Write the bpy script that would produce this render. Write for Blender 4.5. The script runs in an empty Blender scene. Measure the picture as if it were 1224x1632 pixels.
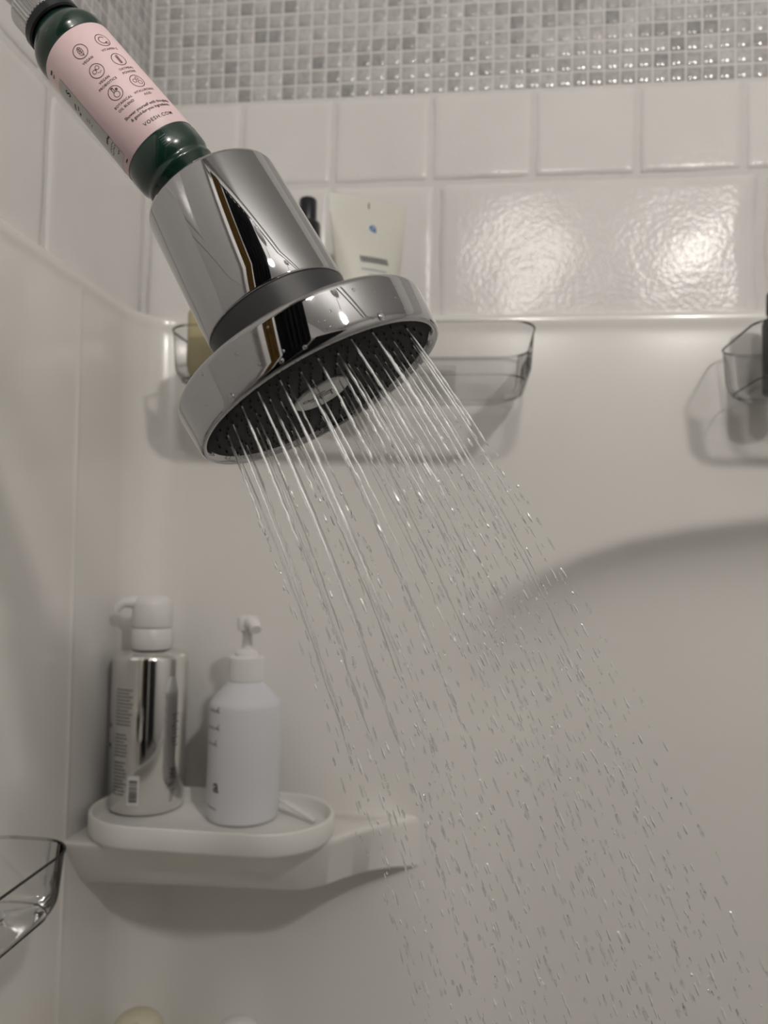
import bpy, bmesh, math, random
import numpy as np
from mathutils import Vector, Matrix

# ------------------------------------------------------------------ camera
F_PX, W_PX, H_PX = 1250.0, 1224.0, 1632.0
CZ = 1.30
def _n(v):
    v = np.array(v, float); return v / np.linalg.norm(v)
# world axes seen in camera coordinates (x right, y down, z forward)
YW = _n((0.1168, 0.0552, 1.0))
_t = 0.015
XW = np.array((1.0, _t, -(0.1168 + 0.0552 * _t))); XW = _n(XW - YW * XW.dot(YW))
ZW = -_n(np.cross(YW, XW))
C2W = np.array((XW, YW, ZW))                    # world = C2W @ cam
CAM = np.array((0.0, 0.0, CZ))
cam_data = bpy.data.cameras.new('camera')
cam = bpy.data.objects.new('camera', cam_data)
bpy.context.scene.collection.objects.link(cam)
rx, ry, rz = C2W @ np.array((1, 0, 0)), C2W @ np.array((0, -1, 0)), C2W @ np.array((0, 0, -1))
cam.matrix_world = Matrix(((rx[0], ry[0], rz[0], CAM[0]), (rx[1], ry[1], rz[1], CAM[1]),
                           (rx[2], ry[2], rz[2], CAM[2]), (0, 0, 0, 1)))
cam_data.sensor_fit = 'VERTICAL'; cam_data.sensor_height = 36.0
cam_data.lens = F_PX * 36.0 / H_PX
cam_data.clip_start = 0.01
cam_data.dof.use_dof = True
cam_data.dof.focus_distance = 0.345
cam_data.dof.aperture_fstop = 10.0
sc = bpy.context.scene
sc.camera = cam

def ray(px, py):
    return C2W @ np.array(((px - W_PX / 2) / F_PX, (py - H_PX / 2) / F_PX, 1.0))
def atD(px, py, d):  return CAM + ray(px, py) * d
def atY(px, py, Y):  r = ray(px, py); return CAM + r * ((Y - CAM[1]) / r[1])
def atX(px, py, X):  r = ray(px, py); return CAM + r * ((X - CAM[0]) / r[0])
def atZ(px, py, Z):  r = ray(px, py); return CAM + r * ((Z - CAM[2]) / r[2])

# ------------------------------------------------------------------ world, exposure
world = bpy.data.worlds.new('world'); sc.world = world; world.use_nodes = True
world.node_tree.nodes['Background'].inputs[0].default_value = (0.8, 0.85, 0.9, 1)
world.node_tree.nodes['Background'].inputs[1].default_value = 0.05
sc.view_settings.view_transform = 'Standard'
try: sc.view_settings.look = 'None'
except Exception: pass
sc.view_settings.gamma = 1.0
sc.view_settings.use_curve_mapping = False
sc.view_settings.exposure = 0.0
sc.cycles.use_denoising = True
sc.cycles.caustics_reflective = False
sc.cycles.caustics_refractive = False
sc.cycles.sample_clamp_indirect = 12.0
sc.cycles.max_bounces = 9
sc.cycles.transparent_max_bounces = 24

LAMP_MAIN, LAMP_SIDE = 19.0, 10.2                # watts of the two bulbs
GLOBES = ((0.56, -0.50, CZ + 0.80, LAMP_MAIN), (0.13, -0.50, CZ + 0.775, LAMP_SIDE))

random.seed(11); rng = np.random.default_rng(5)
COL = sc.collection

# ------------------------------------------------------------------ materials
MATS = {}
def new_mat(name):
    m = bpy.data.materials.new(name); m.use_nodes = True
    nt = m.node_tree; nt.nodes.clear()
    out = nt.nodes.new('ShaderNodeOutputMaterial')
    return m, nt, out
def pbr(name, col, rough=0.5, metal=0.0, coat=0.0, ior=1.5, noise=0.0, nscale=40.0, bump=0.0, bscale=60.0,
        bdist=0.001, emis=None, emis_s=0.0, trans=0.0, sss=0.0, spec=0.5, bdetail=3.0):
    m, nt, out = new_mat(name)
    b = nt.nodes.new('ShaderNodeBsdfPrincipled'); nt.links.new(b.outputs[0], out.inputs[0])
    b.inputs['Base Color'].default_value = (*col, 1); b.inputs['Roughness'].default_value = rough
    b.inputs['Metallic'].default_value = metal; b.inputs['IOR'].default_value = ior
    b.inputs['Coat Weight'].default_value = coat; b.inputs['Coat Roughness'].default_value = 0.05
    b.inputs['Transmission Weight'].default_value = trans
    b.inputs['Specular IOR Level'].default_value = spec
    if sss:
        b.inputs['Subsurface Weight'].default_value = sss; b.inputs['Subsurface Scale'].default_value = 0.01
    if emis:
        b.inputs['Emission Color'].default_value = (*emis, 1); b.inputs['Emission Strength'].default_value = emis_s
    tc = nt.nodes.new('ShaderNodeTexCoord')
    if noise:
        nz = nt.nodes.new('ShaderNodeTexNoise'); nz.inputs['Scale'].default_value = nscale; nz.inputs['Detail'].default_value = 4
        nt.links.new(tc.outputs['Object'], nz.inputs['Vector'])
        mx = nt.nodes.new('ShaderNodeMixRGB'); mx.inputs[1].default_value = (*[c * (1 - noise) for c in col], 1)
        mx.inputs[2].default_value = (*[min(1, c * (1 + noise)) for c in col], 1)
        nt.links.new(nz.outputs['Fac'], mx.inputs[0]); nt.links.new(mx.outputs[0], b.inputs['Base Color'])
    if bump:
        nb = nt.nodes.new('ShaderNodeTexNoise'); nb.inputs['Scale'].default_value = bscale; nb.inputs['Detail'].default_value = bdetail
        nt.links.new(tc.outputs['Object'], nb.inputs['Vector'])
        bp = nt.nodes.new('ShaderNodeBump'); bp.inputs['Strength'].default_value = bump; bp.inputs['Distance'].default_value = bdist
        nt.links.new(nb.outputs['Fac'], bp.inputs['Height']); nt.links.new(bp.outputs[0], b.inputs['Normal'])
    MATS[name] = m
    return m

pbr('surround', (0.80, 0.785, 0.76), 0.22, coat=0.25, noise=0.015, nscale=6)
pbr('grout', (0.72, 0.71, 0.695), 0.8, noise=0.06, nscale=80)
pbr('plaster', (0.62, 0.61, 0.60), 0.8, noise=0.03, nscale=10)
pbr('ceiling_paint', (0.62, 0.615, 0.605), 0.9, noise=0.02, nscale=10)
pbr('floor_tile', (0.18, 0.175, 0.17), 0.4, noise=0.15, nscale=8)
pbr('chrome', (0.43, 0.43, 0.44), 0.035, metal=1.0)
pbr('satin_metal', (0.55, 0.55, 0.55), 0.3, metal=1.0)
pbr('silver_film', (0.78, 0.77, 0.75), 0.09, metal=1.0)
pbr('emblem_metal', (0.50, 0.51, 0.51), 0.35, metal=0.6)
pbr('emblem_print', (0.06, 0.065, 0.065), 0.5)
pbr('collar_grey', (0.042, 0.042, 0.044), 0.42, spec=0.3)
pbr('face_rubber', (0.006, 0.007, 0.009), 0.55, spec=0.15, bump=0.1, bscale=900, bdist=0.0002)
pbr('nozzle_black', (0.004, 0.004, 0.005), 0.35)
pbr('black_plastic', (0.008, 0.009, 0.014), 0.25)
pbr('seal_rubber', (0.006, 0.010, 0.012), 0.3)
pbr('green_plastic', (0.006, 0.030, 0.021), 0.22, coat=0.4, bump=0.08, bscale=120, bdist=0.0008)
pbr('label_pink', (0.86, 0.655, 0.675), 0.45, noise=0.015, nscale=30)
pbr('ink', (0.045, 0.02, 0.03), 0.6)
pbr('ink_black', (0.012, 0.012, 0.013), 0.6)
pbr('ink_grey', (0.07, 0.07, 0.07), 0.6)
pbr('ink_blue', (0.05, 0.17, 0.42), 0.6)
pbr('ink_bluegrey', (0.22, 0.30, 0.38), 0.6)
pbr('relief_glint', (0.09, 0.13, 0.115), 0.3)
pbr('sticker', (0.55, 0.55, 0.52), 0.35)
pbr('white_plastic', (0.82, 0.81, 0.80), 0.35)
pbr('white_matte', (0.76, 0.765, 0.80), 0.55)
pbr('tray_white', (0.84, 0.83, 0.80), 0.4, noise=0.01, nscale=20)
pbr('tube_white', (0.69, 0.685, 0.62), 0.4, sss=0.2)
pbr('amber_soap', (0.47, 0.41, 0.235), 0.3, sss=0.1)
pbr('cream_plastic', (0.70, 0.66, 0.50), 0.4)
pbr('added_cloth_dark', (0.012, 0.012, 0.016), 0.85, noise=0.2, nscale=30)
pbr('added_cloth_ochre', (0.26, 0.15, 0.035), 0.9, noise=0.45, nscale=60, bump=0.5, bscale=90, bdist=0.004)
pbr('door_dark', (0.03, 0.025, 0.022), 0.5, noise=0.2, nscale=12)
pbr('bathtub_white', (0.66, 0.645, 0.62), 0.2)

def mat_tile():
    m, nt, out = new_mat('handmade_tile')
    b = nt.nodes.new('ShaderNodeBsdfPrincipled'); nt.links.new(b.outputs[0], out.inputs[0])
    b.inputs['Specular IOR Level'].default_value = 0.26; b.inputs['Roughness'].default_value = 0.17; b.inputs['Coat Weight'].default_value = 0.0; b.inputs['Coat Roughness'].default_value = 0.1
    g = nt.nodes.new('ShaderNodeNewGeometry'); oi = nt.nodes.new('ShaderNodeObjectInfo')
    n1 = nt.nodes.new('ShaderNodeTexNoise'); n1.inputs['Scale'].default_value = 18; n1.inputs['Detail'].default_value = 3
    nt.links.new(g.outputs['Position'], n1.inputs['Vector'])
    cr = nt.nodes.new('ShaderNodeValToRGB'); cr.color_ramp.elements[0].color = (0.74, 0.725, 0.71, 1); cr.color_ramp.elements[1].color = (0.82, 0.80, 0.785, 1)
    nt.links.new(n1.outputs['Fac'], cr.inputs['Fac']); nt.links.new(cr.outputs[0], b.inputs['Base Color'])
    n2 = nt.nodes.new('ShaderNodeTexNoise'); n2.inputs['Scale'].default_value = 190; n2.inputs['Detail'].default_value = 4
    n3 = nt.nodes.new('ShaderNodeTexNoise'); n3.inputs['Scale'].default_value = 34; n3.inputs['Detail'].default_value = 2
    for n in (n2, n3): nt.links.new(g.outputs['Position'], n.inputs['Vector'])
    ad = nt.nodes.new('ShaderNodeMath'); ad.operation = 'MULTIPLY_ADD'; ad.inputs[1].default_value = 0.45
    sm = nt.nodes.new('ShaderNodeMath'); sm.operation = 'MULTIPLY'; sm.inputs[1].default_value = 0.55
    nt.links.new(n3.outputs['Fac'], sm.inputs[0])
    nt.links.new(n2.outputs['Fac'], ad.inputs[0]); nt.links.new(sm.outputs[0], ad.inputs[2])
    bp = nt.nodes.new('ShaderNodeBump'); bp.inputs['Strength'].default_value = 0.6; bp.inputs['Distance'].default_value = 0.0011
    nt.links.new(ad.outputs[0], bp.inputs['Height']); nt.links.new(bp.outputs[0], b.inputs['Normal']); nt.links.new(bp.outputs[0], b.inputs['Coat Normal'])
    MATS['handmade_tile'] = m
mat_tile()

def mat_marble():
    m, nt, out = new_mat('marble_mosaic')
    b = nt.nodes.new('ShaderNodeBsdfPrincipled'); nt.links.new(b.outputs[0], out.inputs[0])
    b.inputs['Roughness'].default_value = 0.09; b.inputs['Specular IOR Level'].default_value = 0.55
    g = nt.nodes.new('ShaderNodeNewGeometry'); oi = nt.nodes.new('ShaderNodeObjectInfo')
    cr = nt.nodes.new('ShaderNodeValToRGB')
    e = cr.color_ramp.elements
    e[0].position = 0.0; e[0].color = (0.345, 0.342, 0.338, 1)
    e[1].position = 1.0; e[1].color = (0.61, 0.605, 0.595, 1)
    for p, c in ((0.06, 0.42), (0.3, 0.50), (0.6, 0.55)):
        x = cr.color_ramp.elements.new(p); x.color = (c, c * 0.985, c * 0.965, 1)
    nt.links.new(oi.outputs['Random'], cr.inputs['Fac'])
    nz = nt.nodes.new('ShaderNodeTexNoise'); nz.inputs['Scale'].default_value = 110; nz.inputs['Detail'].default_value = 5; nz.inputs['Distortion'].default_value = 1.2
    nt.links.new(g.outputs['Position'], nz.inputs['Vector'])
    rm = nt.nodes.new('ShaderNodeValToRGB'); rm.color_ramp.elements[0].position = 0.35; rm.color_ramp.elements[0].color = (0.80, 0.80, 0.80, 1)
    rm.color_ramp.elements[1].position = 0.55; rm.color_ramp.elements[1].color = (1, 1, 1, 1)
    nt.links.new(nz.outputs['Fac'], rm.inputs['Fac'])
    mx = nt.nodes.new('ShaderNodeMixRGB'); mx.blend_type = 'MULTIPLY'; mx.inputs[0].default_value = 1
    nt.links.new(cr.outputs[0], mx.inputs[1]); nt.links.new(rm.outputs[0], mx.inputs[2]); nt.links.new(mx.outputs[0], b.inputs['Base Color'])
    MATS['marble_mosaic'] = m
mat_marble()

def mat_clear(name, tint, edge, gloss_rough=0.03):
    """thin clear acrylic: tinted pass-through plus a Fresnel reflection"""
    m, nt, out = new_mat(name)
    tr = nt.nodes.new('ShaderNodeBsdfTransparent'); gl = nt.nodes.new('ShaderNodeBsdfGlossy')
    gl.inputs['Roughness'].default_value = gloss_rough
    lw = nt.nodes.new('ShaderNodeLayerWeight'); lw.inputs['Blend'].default_value = 0.35
    mc = nt.nodes.new('ShaderNodeMixRGB'); mc.inputs[1].default_value = (*tint, 1); mc.inputs[2].default_value = (*edge, 1)
    nt.links.new(lw.outputs['Facing'], mc.inputs[0]); nt.links.new(mc.outputs[0], tr.inputs[0])
    fr = nt.nodes.new('ShaderNodeFresnel'); fr.inputs['IOR'].default_value = 1.49
    ms = nt.nodes.new('ShaderNodeMixShader')
    nt.links.new(fr.outputs[0], ms.inputs[0]); nt.links.new(tr.outputs[0], ms.inputs[1]); nt.links.new(gl.outputs[0], ms.inputs[2])
    nt.links.new(ms.outputs[0], out.inputs[0]); MATS[name] = m
mat_clear('clear_acrylic', (0.978, 0.978, 0.978), (0.87, 0.87, 0.87))
mat_clear('clear_rim', (0.98, 0.98, 0.98), (0.80, 0.80, 0.81))
mat_clear('clear_globe', (1.0, 1.0, 1.0), (1.0, 1.0, 1.0))
def mat_water(name, air_glint, matte, gr):
    m, nt, out = new_mat(name)
    g = nt.nodes.new('ShaderNodeBsdfGlass'); g.inputs['IOR'].default_value = 1.33; g.inputs['Roughness'].default_value = 0.0
    g.inputs['Color'].default_value = (0.99, 1.0, 1.0, 1); 
    d2 = nt.nodes.new('ShaderNodeBsdfDiffuse'); d2.inputs['Color'].default_value = (1, 1, 1, 1)
    g2 = nt.nodes.new('ShaderNodeBsdfGlossy'); g2.inputs['Color'].default_value = (1, 1, 1, 1); g2.inputs['Roughness'].default_value = gr
    m1 = nt.nodes.new('ShaderNodeMixShader'); m1.inputs[0].default_value = 1.0 - matte; nt.links.new(d2.outputs[0], m1.inputs[1]); nt.links.new(g2.outputs[0], m1.inputs[2])
    ms = nt.nodes.new('ShaderNodeMixShader'); ms.inputs[0].default_value = air_glint        # aerated water, with lamp glints painted in as white
    nt.links.new(g.outputs[0], ms.inputs[1]); nt.links.new(m1.outputs[0], ms.inputs[2]); nt.links.new(ms.outputs[0], out.inputs[0]); MATS[name] = m
mat_water('water', 0.34, 0.4, 0.33)
mat_water('water_clear', 0.12, 0.3, 0.21)
mat_water('water_sparkle', 0.75, 0.6, 0.27)  # whitened water: lamp sparkle painted into the colour

# ------------------------------------------------------------------ mesh helpers
def make(name, verts, faces, mat, parent=None, smooth=True, matrix=None, angle=None):
    me = bpy.data.meshes.new(name)
    me.from_pydata([tuple(map(float, v)) for v in verts], [], [tuple(f) for f in faces])
    me.update()
    bm = bmesh.new(); bm.from_mesh(me)
    bmesh.ops.recalc_face_normals(bm, faces=bm.faces)
    for f in bm.faces: f.smooth = bool(smooth)
    if smooth and angle is not None:
        for e in bm.edges:
            if len(e.link_faces) == 2 and e.calc_face_angle(0) > math.radians(angle): e.smooth = False
    bm.to_mesh(me); bm.free()
    o = bpy.data.objects.new(name, me); COL.objects.link(o)
    if mat: me.materials.append(MATS[mat])
    if parent is not None: o.parent = parent
    if matrix is not None: o.matrix_local = matrix
    return o
def empty(name, matrix=None):
    o = bpy.data.objects.new(name, None); o.empty_display_size = 0.02; COL.objects.link(o)
    if matrix is not None: o.matrix_world = matrix
    return o
def tag(o, label=None, cat=None, group=None, kind=None):
    if label: o['label'] = label
    if cat: o['category'] = cat
    if group: o['group'] = group
    if kind: o['kind'] = kind
    return o
def lathe(profile, n=64, cap0=False, cap1=False):
    v, f = [], []
    for r, z in profile:
        for k in range(n):
            a = 2 * math.pi * k / n; v.append((r * math.cos(a), r * math.sin(a), z))
    for i in range(len(profile) - 1):
        for k in range(n):
            f.append((i * n + k, i * n + (k + 1) % n, (i + 1) * n + (k + 1) % n, (i + 1) * n + k))
    if cap0: f.append(tuple(range(n))[::-1])
    if cap1: f.append(tuple(range((len(profile) - 1) * n, len(profile) * n)))
    return v, f
def loft(rings, closed=True, cap0=False, cap1=False):
    n = len(rings[0]); v = [p for r in rings for p in r]; f = []
    for i in range(len(rings) - 1):
        for k in range(n if closed else n - 1):
            f.append((i * n + k, i * n + (k + 1) % n, (i + 1) * n + (k + 1) % n, (i + 1) * n + k))
    if cap0: f.append(tuple(range(n))[::-1])
    if cap1: f.append(tuple(range((len(rings) - 1) * n, len(rings) * n)))
    return v, f
def tube(path, radii, n=8, cap=True):
    path = [np.array(p, float) for p in path]
    if not hasattr(radii, '__len__'): radii = [radii] * len(path)
    rings = []; up = np.array((0.123, 0.45, 0.9))
    for i, p in enumerate(path):
        d = path[min(i + 1, len(path) - 1)] - path[max(i - 1, 0)]; d = d / (np.linalg.norm(d) + 1e-12)
        s = np.cross(d, up); s /= np.linalg.norm(s) + 1e-12; t = np.cross(s, d)
        rings.append([p + radii[i] * (math.cos(2 * math.pi * k / n) * s + math.sin(2 * math.pi * k / n) * t) for k in range(n)])
    return loft(rings, True, cap, cap)
def join(*parts):
    V, Fc = [], []
    for v, f in parts:
        o = len(V); V += list(v); Fc += [tuple(i + o for i in q) for q in f]
    return V, Fc
def box(x0, x1, y0, y1, z0, z1):
    v = [(x, y, z) for z in (z0, z1) for y in (y0, y1) for x in (x0, x1)]
    return v, [(0, 2, 3, 1), (4, 5, 7, 6), (0, 1, 5, 4), (2, 6, 7, 3), (0, 4, 6, 2), (1, 3, 7, 5)]
def frame(origin, zaxis, xhint):
    z = _n(zaxis); x = np.array(xhint, float); x = _n(x - z * x.dot(z)); y = np.cross(z, x)
    return Matrix(((x[0], y[0], z[0], origin[0]), (x[1], y[1], z[1], origin[1]), (x[2], y[2], z[2], origin[2]), (0, 0, 0, 1)))
def text_geo(s, size, align='CENTER', spacing=1.0):
    """outline text as flat (verts2d, faces)"""
    cu = bpy.data.curves.new('txt', 'FONT'); cu.body = s; cu.size = size; cu.align_x = align; cu.space_character = spacing
    cu.resolution_u = 3; cu.offset = size * 0.022
    o = bpy.data.objects.new('txt', cu); COL.objects.link(o)
    dg = bpy.context.evaluated_depsgraph_get(); me = o.evaluated_get(dg).to_mesh()
    v = [(p.co.x, p.co.y) for p in me.vertices]; f = [tuple(p.vertices) for p in me.polygons]
    o.evaluated_get(dg).to_mesh_clear()
    bpy.data.objects.remove(o); bpy.data.curves.remove(cu)
    return v, f
def circle2d(cx, cy, r, w, n=28, sx=1.0, sy=1.0, a0=0, a1=2 * math.pi):
    v, f = [], []
    full = abs(a1 - a0 - 2 * math.pi) < 1e-6; m = n if full else n + 1
    for k in range(m):
        a = a0 + (a1 - a0) * k / n
        for rr in (r - w / 2, r + w / 2): v.append((cx + sx * rr * math.cos(a), cy + sy * rr * math.sin(a)))
    for k in range(n):
        i, j = 2 * k, 2 * ((k + 1) % m); f.append((i, i + 1, j + 1, j))
    return v, f
def line2d(x0, y0, x1, y1, w, seg=1):
    d = np.array((x1 - x0, y1 - y0), float); L = np.linalg.norm(d); d /= L; nrm = np.array((-d[1], d[0])) * w / 2
    v, f = [], []
    for k in range(seg + 1):
        p = np.array((x0, y0)) + d * L * k / seg; v += [tuple(p - nrm), tuple(p + nrm)]
    for k in range(seg): f.append((2 * k, 2 * k + 1, 2 * k + 3, 2 * k + 2))
    return v, f
def move2d(g, dx, dy, rot=0.0):
    c, s = math.cos(rot), math.sin(rot)
    return [(c * x - s * y + dx, s * x + c * y + dy) for x, y in g[0]], g[1]
def wrap(g, Rf, off=0.00012):
    """2d (arc u, axial v) -> cylinder around local z; u = 0 faces local -y, u grows towards +x"""
    out = []
    for u, v in g[0]:
        r = (Rf(v) if callable(Rf) else Rf); a = u / r
        out.append(((r + off) * math.sin(a), -(r + off) * math.cos(a), v))
    return out, g[1]
def smoothstep(a, b, x):
    t = np.clip((x - a) / (b - a), 0, 1); return t * t * (3 - 2 * t)

# ------------------------------------------------------------------ setting: key positions
YB = 0.80
XL = float(atY(234, 300, YB)[0])
Z_MOS = float(atY(800, 143, YB)[2]); Z_J = float(atY(877, 283, YB)[2]); Z_LIP = float(atY(950, 500, YB - 0.018)[2])
ROOM_X1, ROOM_Y0, ROOM_Z1 = 1.55, -1.75, CZ + 1.12
GROUT_D = 0.004                                   # tile face stands this far in front of the grout

def slab(name, geo, mat, label=None):
    o = make(name, *geo, mat, smooth=False); tag(o, kind='structure'); return o
wall_back = slab('wall_back', box(XL - 0.1, ROOM_X1, YB + GROUT_D, YB + 0.1, Z_LIP - 0.06, ROOM_Z1), 'grout')
slab('wall_behind_surround', box(XL - 0.1, ROOM_X1, YB + 0.07, YB + 0.1, 0, Z_LIP - 0.06), 'grout')
wall_left = slab('wall_left', box(XL - 0.1, XL - GROUT_D, ROOM_Y0, YB + GROUT_D, 0, ROOM_Z1), 'grout')
slab('wall_right', box(ROOM_X1, ROOM_X1 + 0.1, ROOM_Y0, YB + 0.1, 0, ROOM_Z1), 'plaster')
slab('wall_front', box(XL - 0.1, ROOM_X1 + 0.1, ROOM_Y0 - 0.1, ROOM_Y0, 0, ROOM_Z1), 'plaster')
slab('ceiling', box(XL - 0.1, ROOM_X1 + 0.1, ROOM_Y0 - 0.1, YB + 0.1, ROOM_Z1, ROOM_Z1 + 0.1), 'ceiling_paint')
slab('floor', box(XL - 0.1, ROOM_X1 + 0.1, ROOM_Y0 - 0.1, YB + 0.1, -0.1, 0), 'floor_tile')
door_added = make('door_added_1', *box(-0.30, 0.42, ROOM_Y0, ROOM_Y0 + 0.035, 0, 2.03), 'door_dark', smooth=False); tag(door_added, kind='structure')  # made up, added as something dark for the chrome to mirror
make('door_panel', *join(box(-0.22, 0.03, ROOM_Y0 + 0.035, ROOM_Y0 + 0.042, 0.2, 0.95), ), 'door_dark', door_added, smooth=False)
make('door_panel', *join(box(0.09, 0.34, ROOM_Y0 + 0.035, ROOM_Y0 + 0.042, 0.2, 0.95), ), 'door_dark', door_added, smooth=False)
make('door_panel', *join(box(-0.22, 0.03, ROOM_Y0 + 0.035, ROOM_Y0 + 0.042, 1.1, 1.9), ), 'door_dark', door_added, smooth=False)
make('door_panel', *join(box(0.09, 0.34, ROOM_Y0 + 0.035, ROOM_Y0 + 0.042, 1.1, 1.9), ), 'door_dark', door_added, smooth=False)

make('grout_bed', *box(XL - 0.002, ROOM_X1, YB + 0.0016, YB + GROUT_D, Z_LIP - 0.05, ROOM_Z1), 'grout', wall_back, smooth=False)
make('grout_bed', *box(XL - GROUT_D, XL - 0.0016, -0.3, YB + GROUT_D, Z_LIP - 0.05, ROOM_Z1), 'grout', wall_left, smooth=False)
# ---- mosaic and handmade tiles
def tile_geo(w, h, d=GROUT_D, bev=0.0012, rough=0.0, seg=1, seed=0):
    """a tile lying in local xy, face at z = 0, back at z = -d; soft rounded edge, uneven face"""
    r = random.Random(seed)
    if seg == 1:
        rings = []
        for q, z in ((1, -d), (1, -0.00160), (0.985, -0.00138), (0.75, -0.00070), (0.5, -0.00018), (0.3, 0.0)):
            x, y = w / 2 * q, h / 2 * q; rings.append([(-x, -y, z), (x, -y, z), (x, y, z), (-x, y, z)])
        return loft(rings, True, False, True)
    n = seg; v, f = [], []
    ph = [(r.uniform(0, 6.28), r.uniform(0, 6.28), r.uniform(12, 55), r.uniform(12, 55)) for _ in range(6)]
    def jag(t, k): return rough * 0.9 * (math.sin(t * 260 + ph[k][0]) * 0.5 + math.sin(t * 610 + ph[k][1]) * 0.4 + math.sin(t * 95 + ph[k][0]))
    for i in range(n + 1):
        for j in range(n + 1):
            a, b = i / n, j / n; x, y = (a - 0.5) * w, (b - 0.5) * h
            ex = min(a, 1 - a) * w; ey = min(b, 1 - b) * h
            z = rough * 0.5 * sum(math.sin(x * q[2] + q[0]) * math.sin(y * q[3] + q[1]) for q in ph) * 0.6
            e = min(ex, ey)
            if e < bev * 3: z -= bev * (1 - e / (bev * 3)) ** 2 * 1.2
            if i in (0, n): x += jag(y, 0 if i else 1)
            if j in (0, n): y += jag(x, 2 if j else 3)
            v.append((x, y, z))
    idx = lambda i, j: i * (n + 1) + j
    for i in range(n):
        for j in range(n): f.append((idx(i, j), idx(i + 1, j), idx(i + 1, j + 1), idx(i, j + 1)))
    per = [idx(i, 0) for i in range(n)] + [idx(n, j) for j in range(n)] + [idx(i, n) for i in range(n, 0, -1)] + [idx(0, j) for j in range(n, 0, -1)]
    base = len(v)
    for p in per: v.append((v[p][0], v[p][1], -d))
    m = len(per)
    for k in range(m): f.append((per[k], base + k, base + (k + 1) % m, per[(k + 1) % m]))
    return v, f
M_BACK = lambda x, z: Matrix(((1, 0, 0, x), (0, 0, -1, YB), (0, 1, 0, z), (0, 0, 0, 1)))
M_LEFT = lambda y, z: Matrix(((0, 0, 1, XL), (1, 0, 0, y), (0, 1, 0, z), (0, 0, 0, 1)))
PITCH = float(atY(742.3, 70, YB)[0] - atY(717.7, 70, YB)[0]); MG = 0.0022
mos = make('mosaic_tile', *tile_geo(PITCH - MG, PITCH - MG, d=0.0022, bev=0.0012), 'marble_mosaic', wall_back, matrix=M_BACK(0, 0)); mos_me = mos.data
bpy.data.objects.remove(mos)
def put(me, name, parent, mtx):
    o = bpy.data.objects.new(name, me); COL.objects.link(o); o.parent = parent; o.matrix_local = mtx; return o
far_b, far_l = [], []
ncol_in = int(math.ceil((float(atY(1224, 70, YB)[0]) - XL) / PITCH)) + 1
for r in range(14):
    for c in range(int((ROOM_X1 - XL) / PITCH)):
        x, z = XL + (c + 0.5) * PITCH + 0.001, Z_MOS + (r + 0.5) * PITCH
        j = Matrix.Translation((rng.uniform(-1, 1) * 2.5e-4, rng.uniform(-1, 1) * 2.5e-4, rng.uniform(-1, 1) * 2e-4)) @ Matrix.Rotation(rng.uniform(-0.014, 0.014), 4, 'Z') @ Matrix.Rotation(rng.uniform(-0.01, 0.01), 4, 'X')
        if r < 7 and c < ncol_in: put(mos_me, 'mosaic_tile', wall_back, M_BACK(x, z) @ j)
        else: far_b.append(M_BACK(x, z) @ j)
    for c in range(40):
        y, z = YB - (c + 0.5) * PITCH - 0.001, Z_MOS + (r + 0.5) * PITCH
        j = Matrix.Translation((rng.uniform(-1, 1) * 2.5e-4, rng.uniform(-1, 1) * 2.5e-4, 0)) @ Matrix.Rotation(rng.uniform(-0.014, 0.014), 4, 'Z')
        if r < 9 and c < 11: put(mos_me, 'mosaic_tile', wall_left, M_LEFT(y, z) @ j)
        else: far_l.append(M_LEFT(y, z) @ j)
tg = tile_geo(PITCH - MG, PITCH - MG, d=0.0022, bev=0.0012)
for nm, lst, par in (('mosaic_field', far_b, wall_back), ('mosaic_field', far_l, wall_left)):
    V, Fc = [], []
    for m in lst:
        o = len(V); V += [tuple(m @ Vector(p)) for p in tg[0]]; Fc += [tuple(i + o for i in q) for q in tg[1]]
    tag(make(nm, V, Fc, 'marble_mosaic', par), kind='stuff')

def big_tiles(px_bounds, py, z0, z1, extra, back=True, gap=0.003, seed0=0):
    xs = list(px_bounds) + extra
    for k in range(len(xs) - 1):
        a, b = sorted((xs[k], xs[k + 1])); w, h = b - a - gap, z1 - z0 - gap
        g = tile_geo(w, h, d=GROUT_D, bev=0.0018, rough=0.00055, seg=26, seed=seed0 + k)
        if back: make('wall_tile', *g, 'handmade_tile', wall_back, matrix=M_BACK((a + b) / 2, (z0 + z1) / 2))
        else: make('wall_tile', *g, 'handmade_tile', wall_left, matrix=M_LEFT((a + b) / 2, (z0 + z1) / 2))
bx = [XL + 0.001] + [float(atY(p, 215, YB)[0]) for p in (384, 531, 687, 851, 1017, 1187, 1360)]
big_tiles(bx, 0, Z_J, Z_MOS, [], seed0=10)
bx2 = [XL + 0.001] + [float(atY(p, 400, YB)[0]) for p in (526, 693, 1212)] + [0.66, 0.99]
big_tiles(bx2, 0, Z_LIP - 0.03, Z_J, [], seed0=30)
ly = [YB - 0.001, YB - 0.105, YB - 0.21, YB - 0.315, YB - 0.42, YB - 0.53]
big_tiles(ly, 0, Z_J, Z_MOS, [], back=False, seed0=50)
ly2 = [YB - 0.001, float(atX(77, 250, XL)[1]), float(atX(77, 250, XL)[1]) - 0.19, 0.1]
big_tiles(ly2, 0, Z_LIP - 0.03, Z_J, [], back=False, seed0=70)

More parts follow.
